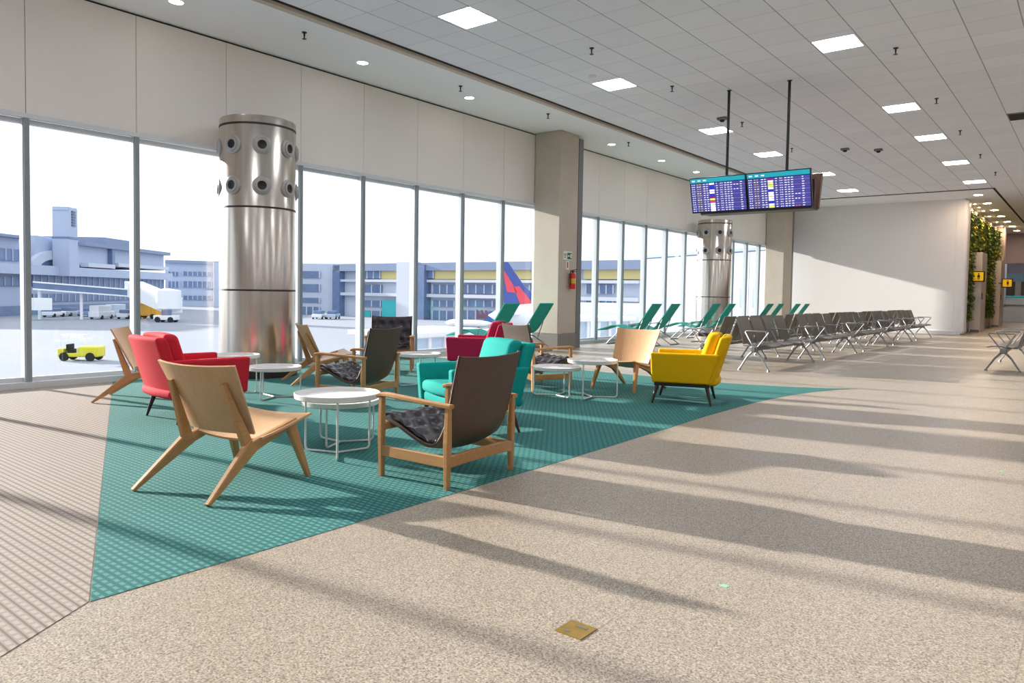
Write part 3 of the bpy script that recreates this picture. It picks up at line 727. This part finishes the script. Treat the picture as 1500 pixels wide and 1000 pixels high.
portal('nearer white portal panel standing out of the green wall, under the yellow sign', 32.66, -3.73, -3.36)
portal('farther white portal panel at the end of the green wall', 40.0, -3.73, -3.38)
def wc_sign(label, x, y, z):
    t = thing('restroom_sign', label, 'sign', (x, y, z), 0, 'yellow restroom signs')
    MB().rbox((-.21, -.03, -.20), (.21, .03, .20), .01, 2).build('frame', BLACK, t)
    MB().box((-.17, -.034, -.16), (.17, -.030, .16)).build('yellow_face', SIGNY, t)
    MB().box((-.33, -.015, -.02), (-.21, .015, .02)).build('wall_bracket', BLACK, t)
    mx = Matrix(((1, 0, 0, .02), (0, 0, 1, -.0365), (0, 1, 0, 0), (0, 0, 0, 1)))
    m = MB().prism([(.026*math.cos(2*PI*k/16), .098+.026*math.sin(2*PI*k/16)) for k in range(16)], 0, .0025, 0, mx)
    m.prism([(-.012, -.12), (-.003, -.03), (.003, -.03), (.012, -.12), (.034, -.12), (.03, -.02), (.05, -.02), (.034, .06), (-.034, .06), (-.05, -.02), (-.03, -.02), (-.034, -.12)], 0, .0025, 0, mx)
    m.build('person_pictogram', BLACK, t); return t
wc_sign('yellow restroom sign with a dark figure on the nearer white portal', -3.44, 32.3, 2.10)
wc_sign('yellow restroom sign with a dark figure at the far end of the green wall', -3.12, 39.9, 2.01)
# beyond the corridor: shop counter, white column, bench, shop front
sc_ = thing('hall_column', 'white round column in the hall beyond the green wall', 'column', (-4.45, 53, 0), 0)
MB().lathe([(0, 0), (.3, 0), (.3, .12), (.26, .14), (.26, ZC-.02), (0, ZC-.02)], 32).build('shaft', PLASTER, sc_)
kc = thing('service_counter', 'white service counter with a glass screen in the far hall', 'counter', (-3.7, 50, 0), 0)
MB().rbox((-1.2, 0, 0), (1.4, .6, .95), .02, 2).build('body', PLASTER, kc)
MB().rbox((-1.25, -.05, .95), (1.45, .65, 1.0), .01, 2).build('top', GREYM, kc)
ki = thing('kiosk', 'turquoise kiosk standing behind the counter in the far hall', 'kiosk', (-4.0, 56.5, 0), 0)
MB().rbox((-.7, 0, 0), (.9, .8, 1.55), .12, 4).build('body', TEALB, ki)
MB().rbox((-.6, -.02, .95), (.8, .0, 1.4), .005, 2).build('display_window', PAPER, ki)
sf = thing('shop_front', 'brown shop front with pale piers at the end of the far hall', 'shop front', (-4.5, YF-.25, 0), 0)
MB().box((-4, 0, 0), (4.5, .2, 2.6)).build('dark_front', M('shop_brown', '6e5b55', .6), sf)
for k in range(7): MB().box((-3.6+1.2*k, -.06, 0), (-3.25+1.2*k, 0, 2.6)).build('pier', CREAM, sf)
MB().box((-4, -.1, 2.6), (4.5, .2, 3.2)).build('fascia', M('shop_fascia', '9fc0cc', .5), sf)

# ------------------------------------------------------------------ outside: apron, terminal, aircraft, vehicles
ZG = -4.0
struct(MB().box((-900, -500, ZG-.3), (XW-.6, 700, ZG)).build('ground_apron', APRON))
class Facade:
    """a building front standing between two sight lines; parts are laid out in its own metres"""
    def __init__(s, name, label, cat, pxa, da, pxb, db):
        a = at(pxa, 430, da); b = at(pxb, 430, db); s.a = Vector((a.x, a.y)); s.d = (Vector((b.x, b.y))-s.a); s.L = s.d.length; s.d.normalize()
        s.t = thing(name, label, cat, (a.x, a.y, ZG), math.atan2(s.d.y, s.d.x))
    def hit(s, px):
        r = at(px, 430, 1.0)-CAM; n = Vector((-s.d.y, s.d.x)); k = (s.a-Vector((CAM.x, CAM.y))).dot(n)/Vector((r.x, r.y)).dot(n)
        return k
    def x(s, px):
        k = s.hit(px); p = CAM+(at(px, 430, 1.0)-CAM)*k; return (Vector((p.x, p.y))-s.a).dot(s.d)
    def z(s, px, py): return (CAM+(at(px, py, 1.0)-CAM)*s.hit(px)).z-ZG
    def rect(s, m, p0, p1, y0, y1, mi=0):
        """box over pixel span p0..p1 and rows y0 (top)..y1 (bottom, None = ground)"""
        pm = (p0+p1)/2; zb = 0 if y1 is None else s.z(pm, y1)
        x0, x1 = s.x(p0), s.x(p1)
        m.box((x0, y0[0] if isinstance(y0, tuple) else 0, zb), (x1, y0[1] if isinstance(y0, tuple) else 1, s.z(pm, y0[2] if isinstance(y0, tuple) else y0)), mi); return m
    def blk(s, name, mat, p0, p1, y0, y1, f, b, mi=0):
        pm = (p0+p1)/2; m = MB(); m.box((s.x(p0), f, 0 if y1 is None else s.z(pm, y1)), (s.x(p1), b, s.z(pm, y0))); return m.build(name, mat, s.t)
    def windows(s, name, p0, p1, y0, y1, n, f, wmat=None, fmat=None):
        pm = (p0+p1)/2; x0, x1 = s.x(p0), s.x(p1); z0, z1 = s.z(pm, y1), s.z(pm, y0)
        o = MB().box((x0, f, z0), (x1, f+.3, z1)).build(name, wmat or GLASSB, s.t)
        m = MB(); w_ = (x1-x0)/n
        for k in range(n+1): m.box((x0+k*w_-.12, f-.12, z0), (x0+k*w_+.12, f, z1))
        m.build('window_mullions', fmat or CONCB, o); return o
T = Facade('terminal_building', 'pale concrete airport terminal with a tall pylon seen through the left windows', 'building', -60, 112, 240, 184)
T.blk('base_block', CONCB, -60, 238, 404, None, 0, 30); T.blk('ground_floor', GLASSB, -60, 238, 446, None, -.4, 0)
T.blk('fascia', CONCB, -60, 240, 391, 404, -2.2, 25)
T.windows('window_band', -60, 36, 404, 418, 8, -.4); T.windows('window_band', 46, 237, 405, 421, 24, -.4); T.windows('window_band', 46, 237, 430, 440, 24, -.35)
T.blk('wing_block', CONCB, -60, 28, 343, 392, 0, 25); T.blk('wing_roof', ROOFG, -60, 30, 341, 345, -1.5, 25); T.windows('window_band', -50, 26, 362, 380, 7, -.3)
T.blk('main_hall', CONCB, 52, 117, 349, 392, 0, 25); T.blk('right_hall', CONCB, 117, 240, 366, 392, 0, 25)
T.blk('roof_slab', ROOFG, 115, 241, 362, 367, -1.5, 26); T.blk('plant_room', ROOFG, 174, 213, 351, 364, 3, 16)
T.blk('lit_ledge', PIERW, 118, 158, 386, 392, -1.6, 0); T.blk('lit_ledge', PIERW, 163, 238, 388, 393, -1.6, 0); T.blk('drain_pipe', GLASSB, 158, 162, 364, 394, -1.0, 0)  # white ledges; the light on them is put into the paler colour
# arch with dark glazing and the pylon in front of it
cx, cz = T.x(77), T.z(77, 392); R0 = (T.x(112)-T.x(44))/2
m = MB(); arc = [(cx+R0*math.cos(PI*k/20), cz+R0*.42*math.sin(PI*k/20)) for k in range(21)]; inn = [(cx+(R0-2.4)*math.cos(PI*k/20), cz+(R0*.42-1.6)*math.sin(PI*k/20)) for k in range(20, -1, -1)]
MXF = Matrix(((1, 0, 0, 0), (0, 0, 1, 0), (0, 1, 0, 0), (0, 0, 0, 1)))
for k in range(20): m.prism([arc[k], arc[k+1], inn[19-k], inn[20-k]], -.9, 0, 0, MXF)
m.build('arch_rib', CONCW, T.t)
MB().prism([(cx+(R0-2.4)*math.cos(PI*k/20), cz+(R0*.42-1.6)*math.sin(PI*k/20)) for k in range(21)], -.3, 0, 0, MXF).build('arch_glazing', GLASSB, T.t)
py = T.blk('pylon', CONCB, 69.5, 82.5, 306, 404, -4, -1)
m = MB(); zt, zb = T.z(76, 305), T.z(76, 302)
for p in (70, 73.5, 78.5, 81.5): m.box((T.x(p)-.25, -3.9, zt-.5), (T.x(p)+.25, -1.1, T.z(76, 304)))
m.build('pylon_crown', CONCB, py)
MB().box((T.x(69.3), -4.1, T.z(76, 350)), (T.x(82.7), -.9, T.z(76, 347))).build('pylon_band', GLASSB, py)
m = MB()
for k in range(6):   # upright column of dark letters, too worn to read
    z1 = T.z(76, 309+3.9*k); z0 = T.z(76, 312+3.9*k); a, b = T.x(73), T.x(79)
    m.box((a, -4.1, z0), (a+.5, -4, z1)); m.box((a, -4.1, z1-.35), (b, -4, z1)); m.box((b-.5, -4.1, z0), (b, -4, (z0+z1)/2 if k % 2 else z1))
m.build('pylon_lettering', GLASSB, py)

O = Facade('office_block', 'grey four storey block right of the terminal, before the steel column', 'building', 240, 205, 330, 212)
O.blk('body', CONCB, 242, 330, 384, None, 0, 25); O.blk('roof', ROOFG, 242, 331, 382, 386, -1, 25)
for y0, y1 in ((398, 404), (412, 421), (433, 439)): O.windows('window_band', 268, 310, y0, y1, 6, -.3); O.windows('window_band', 246, 262, y0, y1, 3, -.3)
O.blk('pier', CONCW, 312, 322, 384, None, -1.5, 0)

A = Facade('car_park', 'white block with dark window openings just right of the steel column', 'building', 420, 154, 491, 152)
A.blk('body', CONCW, 420, 490.5, 386, None, 0, 7)
for y0, y1, n in ((397, 407, 1), (416, 427, 1), (436, 443, 1), (449, 462, 3)): A.windows('window_opening', 441, 469, y0, y1, n, -.3, None, CONCW)
B = Facade('long_terminal', 'long low terminal wing with yellow fascia seen through the middle windows', 'building', 493, 152, 950, 112)
B.blk('body', CONCW, 496, 950, 396, None, 0, 20); B.blk('roof', ROOFG, 496, 950, 384, 396, -1.5, 22)
B.blk('dark_recess', GLASSB, 495, 505, 389, None, -1.5, 0)  # recess built as a solid block, its shade put into the dark colour
for a, b in ((562, 586), (640, 740), (740, 800), (858, 940)): B.blk('yellow_fascia', YELB, a, b, 395, 409, -.8, 0)
for a, b, n in ((534, 560, 2), (636, 668, 3), (676, 736, 5), (742, 790, 4), (860, 900, 4)):
    B.windows('window_band', a, b, 417, 430, n, -.4, None, CONCW); B.windows('window_band', a, b, 440, 449, n, -.4, None, CONCW); B.windows('window_band', a, b, 455, 469, n, -.4, None, CONCW)
B.windows('window_band', 534, 562, 397, 408, 3, -1); B.windows('window_band', 630, 640, 396, 408, 1, -1)
for a, b in ((563, 586), (536, 546)): B.blk('teal_panel', TEALB, a, b, 440 if a > 550 else 456, 470, -.7, -.3)
B.blk('white_pier', PIERW, 590, 616, 384, None, -1.8, 0); B.blk('dark_pier', GLASSB, 617, 631, 388, None, -1.9, 0)
B.blk('spandrel', PIERW, 505, 940, 410, 414, -1.2, 0); B.blk('spandrel', PIERW, 505, 940, 432, 437, -1.2, 0)

Wg = Facade('terminal_wing', 'blank pale terminal wing close outside the far windows', 'building', 944, 58, 1180, 42)
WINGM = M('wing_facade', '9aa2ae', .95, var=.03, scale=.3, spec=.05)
Wg.blk('body', WINGM, 944, 1180, 369, None, 0, 6)
Wg.blk('parapet', ROOFG, 943, 1180, 366, 370, -.15, 6)
for a in (1084, 1103): Wg.blk('narrow_window', GLASSB, a, a+7, 422, 450, -.05, .1)
for k in range(1, 7): MB().box((Wg.L*k/7-.02, -.02, 0), (Wg.L*k/7+.02, .02, Wg.z(1000, 369))).build('panel_joint', CONCB, Wg.t)

def slopebox(m, p0, p1, w, h):
    """a bridge tube between two points, h high and w wide, sitting on the points"""
    p0, p1 = Vector(p0), Vector(p1); t = p1-p0; s = Vector((-t.y, t.x, 0)).normalized()*w/2; up = Vector((0, 0, h))
    vs = [p0-s, p0+s, p0+s+up, p0-s+up, p1-s, p1+s, p1+s+up, p1-s+up]
    return m.add(vs, [(0, 1, 2, 3), (7, 6, 5, 4), (0, 4, 5, 1), (1, 5, 6, 2), (2, 6, 7, 3), (3, 7, 4, 0)])
def jet_bridge(label, pa, pb, w, h, posts, loc):
    t = thing('jet_bridge', label, 'jet bridge', (pa.x, pa.y, ZG), 0); o = Vector((pa.x, pa.y, ZG)); a = pa-o; b = pb-o
    slopebox(MB(), a, b, w, h*.16).build('floor_edge', WHITEP, t)
    slopebox(MB(), a+Vector((0, 0, h*.16)), b+Vector((0, 0, h*.16)), w-.15, h*.68).build('glazed_side', GLASSB, t)
    slopebox(MB(), a+Vector((0, 0, h*.84)), b+Vector((0, 0, h*.84)), w+.1, h*.16).build('roof', WHITEP, t)
    for k in posts:
        p = a.lerp(b, k); MB().tube([(p.x, p.y, 0), (p.x, p.y, p.z)], .22, 12).build('post', WHITEP, t)
    return t, b
JB, jb = jet_bridge('long white boarding bridge with glazed sides in front of the terminal', at(50, 424, 112), at(196, 435, 118), 3, 2.3*.55, (.05, .46), None)
pb = at(196, 433, 118); o = Vector(JB.location); e = at(254, 458, 112)
slopebox(MB(), pb-o, Vector((e.x, e.y, e.z))-o, 3, 2.3).build('sloping_tunnel', WHITEP, JB)
c = at(247, 452, 112)-o; MB().lathe([(0, c.z), (1.8, c.z), (1.8, c.z+2.8), (0, c.z+3.1)], 20, 0, Matrix.Translation((c.x, c.y, 0))).tube([(c.x, c.y, 0), (c.x, c.y, c.z)], .5, 12).build('cab', WHITEP, JB)
c = at(58, 446, 110)-o; MB().box((c.x-1.4, c.y-1.2, c.z-.8), (c.x+1.4, c.y+1.2, c.z+1.0)).build('machine_box', WHITEP, JB)
def near_bridge(label, pxa, pxb, da, db, roof, under):
    a = at(pxa, 430, da); b = at(pxb, 430, db); d = Vector((b.x-a.x, b.y-a.y, 0)); L = d.length
    t = thing('jet_bridge', label, 'jet bridge', (a.x, a.y, ZG), math.atan2(d.y, d.x))
    zr = at((pxa+pxb)/2, roof, (da+db)/2).z-ZG
    MB().rbox((-.2, -.2, zr-.22), (L+.2, 3.2, zr), .05, 2).build('roof', WHITEP, t)
    MB().box((0, 0, zr-2.4), (L, 3, zr-2.1)).build('floor_edge', WHITEP, t)
    m = MB(); n = 5
    for k in range(n+1): m.box((L*k/n-.08, -.02, zr-2.1), (L*k/n+.08, .12, zr-.22))
    m.build('side_frames', WHITEP, t); MB().box((.0, .06, zr-2.1), (L, 2.9, zr-.22)).build('glazed_side', M('bridge_glass', 'b9cbe0', .2, var=.15, scale=.6), t)
    for k in (.2, .8): MB().tube([(L*k, 1.5, 0), (L*k, 1.5, zr-2.4)], .25, 12).build('post', WHITEP, t)
near_bridge('white boarding bridge close outside the middle windows, left of the magenta armchair', 606, 716, 27, 31, 484, 530)
near_bridge('white boarding bridge close outside the windows just right of the concrete pillar', 846, 925, 34, 36, 464, 500)

def aircraft(name_lb, px, py_top, depth, fin_h, cols, heading, fus=True, group=None):
    p = at(px, 430, depth); t = thing('aircraft', name_lb, 'aircraft', (p.x, p.y, ZG), heading, group)
    # local +x = nose, fin root at origin
    zf = 3.6*fin_h/5.5
    mx = Matrix(((1, 0, 0, 0), (0, 0, 1, 0), (0, 1, 0, 0), (0, 0, 0, 1)))
    h = fin_h
    fin = MB().prism([(-.75*h/2, zf-.1), (.95*h/2+.6, zf-.1), (.15*h/2-.2, zf+h*.52), (-.30*h, zf+h), (-.50*h, zf+h)], -.14, .14, 0, mx).build('tail_fin', cols[0], t)
    if len(cols) > 1:
        for e in (.15, -.16):
            m = MB(); m.prism([(-.62*h/2, zf+h*.30), (-.05*h, zf+h*.28), (-.37*h, zf+h*.78), (-.42*h, zf+h*.76)], min(e, e*1.02), max(e, e*1.02), 0, mx)
            m.prism([(.02*h, zf), (.35*h, zf), (-.02*h, zf+h*.44), (-.16*h, zf+h*.42)], min(e, e*1.02), max(e, e*1.02), 0, mx)
            m.build('fin_marking', cols[1], fin)
    if fus:
        R = 1.9*h/5.5
        mz = Matrix(((0, 0, 1, 0), (0, 1, 0, 0), (-1, 0, 0, zf-R*.75), (0, 0, 0, 1)))
        MB().lathe([(.05, -4.2*R/1.9), (R*.35, -3.2*R/1.9), (R*.8, 0), (R, 4*R/1.9), (R, 22*R/1.9), (R*.8, 25*R/1.9), (R*.35, 27*R/1.9), (.02, 27.6*R/1.9)], 28, 0, mz).build('fuselage', WHITEP, t)
        for s in (1, -1): MB().prism([(-1.6*R/1.9, 0), (1.2*R/1.9, 0), (-1.5*R/1.9, s*4.6*R/1.9), (-2.6*R/1.9, s*4.6*R/1.9)], zf-R*.6-.1, zf-R*.6+.1).build('tailplane', WHITEP, t)
        for x in (6, 20): MB().tube([(x*R/1.9, 0, zf-R*1.6), (x*R/1.9, 0, .0)], .22, 10).build('landing_gear', RUBBER, t)
    return t
aircraft('airliner with blue and red tail fin parked left of the concrete pillar', 762, 0, 96, 5.6, (BLUEP, REDL), D2R(25))
aircraft('small jet with blue tail behind the magenta armchair, far on the apron', 716, 0, 108, 1.5, (BLUEP,), D2R(190))
for k, px in enumerate((704, 711, 717)):
    aircraft('%s of three small maroon tail fins standing in front of the long terminal' % ('left', 'middle', 'right')[k], px, 0, 123-k, 1.4, (MAROON,), D2R(35), False, 'maroon tail fins')

def car_body(t, L, Wd, H, body, van=False):
    MB().rbox((-L/2, -Wd/2, .3), (L/2, Wd/2, H*.62 if not van else H*.55), .12, 3).build('body', body, t)
    MB().rbox((-L*.32 if not van else -L*.48, -Wd*.44, H*.6 if not van else H*.5), (L*.22 if not van else L*.34, Wd*.44, H), .14, 3).build('cabin', GLASSB if not van else body, t)
    for sx in (-.3, .3):
        for sy in (-.46, .46):
            mx = Matrix(((1, 0, 0, L*sx), (0, 0, 1, Wd*sy), (0, 1, 0, .32), (0, 0, 0, 1)))
            MB().lathe([(0, -.1), (.32, -.1), (.32, .1), (0, .1)], 18, 0, mx).build('wheel', RUBBER, t)
CARC = [M('car_white', 'e4e8ee', .4), M('car_silver', 'b7c2d2', .35), M('car_blue', '7f95b8', .35)]
for px, d, ci, van, lb in ((79, 122, 0, False, 'white car parked below the terminal, leftmost of the row'), (103, 127, 1, False, 'silver car parked just left of the bridge post'),
        (131, 127, 2, False, 'blue car parked just right of the bridge post'), (149, 118, 0, True, 'white van parked below the terminal'), (171, 127, 1, True, 'silver van parked right of the white van'), (187, 120, 0, False, 'white car parked last in the row by the window mullion'),
        (468, 132, 0, False, 'white car parked before the car park block, left of two'), (488, 133, 1, False, 'silver car parked before the car park block, right of two')):
    p = at(px, 460, d); t = thing('van' if van else 'car', lb, 'van' if van else 'car', (p.x, p.y, ZG), D2R(128), 'vehicles parked on the apron'); car_body(t, 3.9 if not van else 4.6, 1.75, 1.5 if not van else 2.2, CARC[ci], van)
p = at(214, 455, 121); t = thing('truck', 'orange service truck under the boarding bridge', 'truck', (p.x, p.y, ZG), D2R(40))
MB().rbox((-1.2, -1, .5), (1.2, 1, 2.6), .1, 2).build('box_body', ORANGE, t); MB().rbox((1.2, -1, .5), (2.1, 1, 2.1), .15, 3).build('cab', ORANGE, t)
for sx in (-.7, 1.5):
    for sy in (-.95, .95): MB().lathe([(0, -.12), (.42, -.12), (.42, .12), (0, .12)], 18, 0, Matrix(((1, 0, 0, sx), (0, 0, 1, sy), (0, 1, 0, .42), (0, 0, 0, 1)))).build('wheel', RUBBER, t)
p = at(244, 460, 110); t = thing('tow_tractor', 'white aircraft tow tractor beside the boarding bridge cab', 'tow tractor', (p.x, p.y, ZG), D2R(40))
MB().rbox((-1.6, -.9, .35), (1.6, .9, 1.05), .1, 2).build('body', CARC[0], t); MB().rbox((-.5, -.7, 1.0), (.5, .7, 1.9), .1, 2).build('cab', GLASSB, t)
for sx in (-.95, .95):
    for sy in (-.85, .85): MB().lathe([(0, -.12), (.42, -.12), (.42, .12), (0, .12)], 18, 0, Matrix(((1, 0, 0, sx), (0, 0, 1, sy), (0, 1, 0, .42), (0, 0, 0, 1)))).build('wheel', RUBBER, t)
p = at(120, 525, 51.5); t = thing('baggage_tractor', 'yellow baggage tractor driving on the apron near the left window', 'baggage tractor', (p.x, p.y, ZG), D2R(42))
MB().rbox((-1.35, -.6, .28), (.1, .6, .55), .06, 2).rbox((.0, -.6, .28), (1.35, .6, 1.0), .1, 3).rbox((-1.35, -.6, .5), (-.95, .6, .85), .06, 2).build('body', YELP, t)
m = MB()
for x in (-1.15, -.05):
    for y in (-.52, .52): m.tube([(x, y, .5), (x, y, 1.75)], .03, 8)
m.box((-1.25, -.6, 1.75), (.05, .6, 1.80)); m.build('canopy', WHITEP, t)
MB().rbox((-.75, -.45, .5), (-.35, .45, .8), .05, 2).rbox((-.85, -.45, .75), (-.72, .45, 1.15), .04, 2).build('bench_seat', RUBBER, t)
for sx in (-.9, .85):
    for sy in (-.58, .58): MB().lathe([(0, -.09), (.3, -.09), (.3, .09), (0, .09)], 18, 0, Matrix(((1, 0, 0, sx), (0, 0, 1, sy), (0, 1, 0, .3), (0, 0, 0, 1)))).build('wheel', RUBBER, t)

# ------------------------------------------------------------------ light
wd = bpy.data.worlds.new('sky'); SC.world = wd; wd.use_nodes = True
bg = wd.node_tree.nodes['Background']; bg.inputs[0].default_value = (.87, .935, 1.0, 1); bg.inputs[1].default_value = 1.25
sl_ = bpy.data.lights.new('sun', 'SUN'); so = bpy.data.objects.new('sun', sl_); COL.objects.link(so)
el, az = D2R(15), D2R(8.5)
dirv = Vector((math.cos(az)*math.cos(el), math.sin(az)*math.cos(el), -math.sin(el)))
so.rotation_euler = dirv.to_track_quat('-Z', 'Y').to_euler(); so.location = (-40, 0, 20)
sl_.energy = 9.5; sl_.color = (1.0, .94, .84); sl_.angle = D2R(1.1)
SC.view_settings.view_transform = 'Standard'; SC.view_settings.look = 'None'; SC.view_settings.gamma = 1; SC.view_settings.use_curve_mapping = False
SC.view_settings.exposure = 0.38
SC.cycles.use_denoising = True
SC.cycles.max_bounces = 10; SC.cycles.diffuse_bounces = 6; SC.cycles.transparent_max_bounces = 16
SC.cycles.sample_clamp_indirect = 8
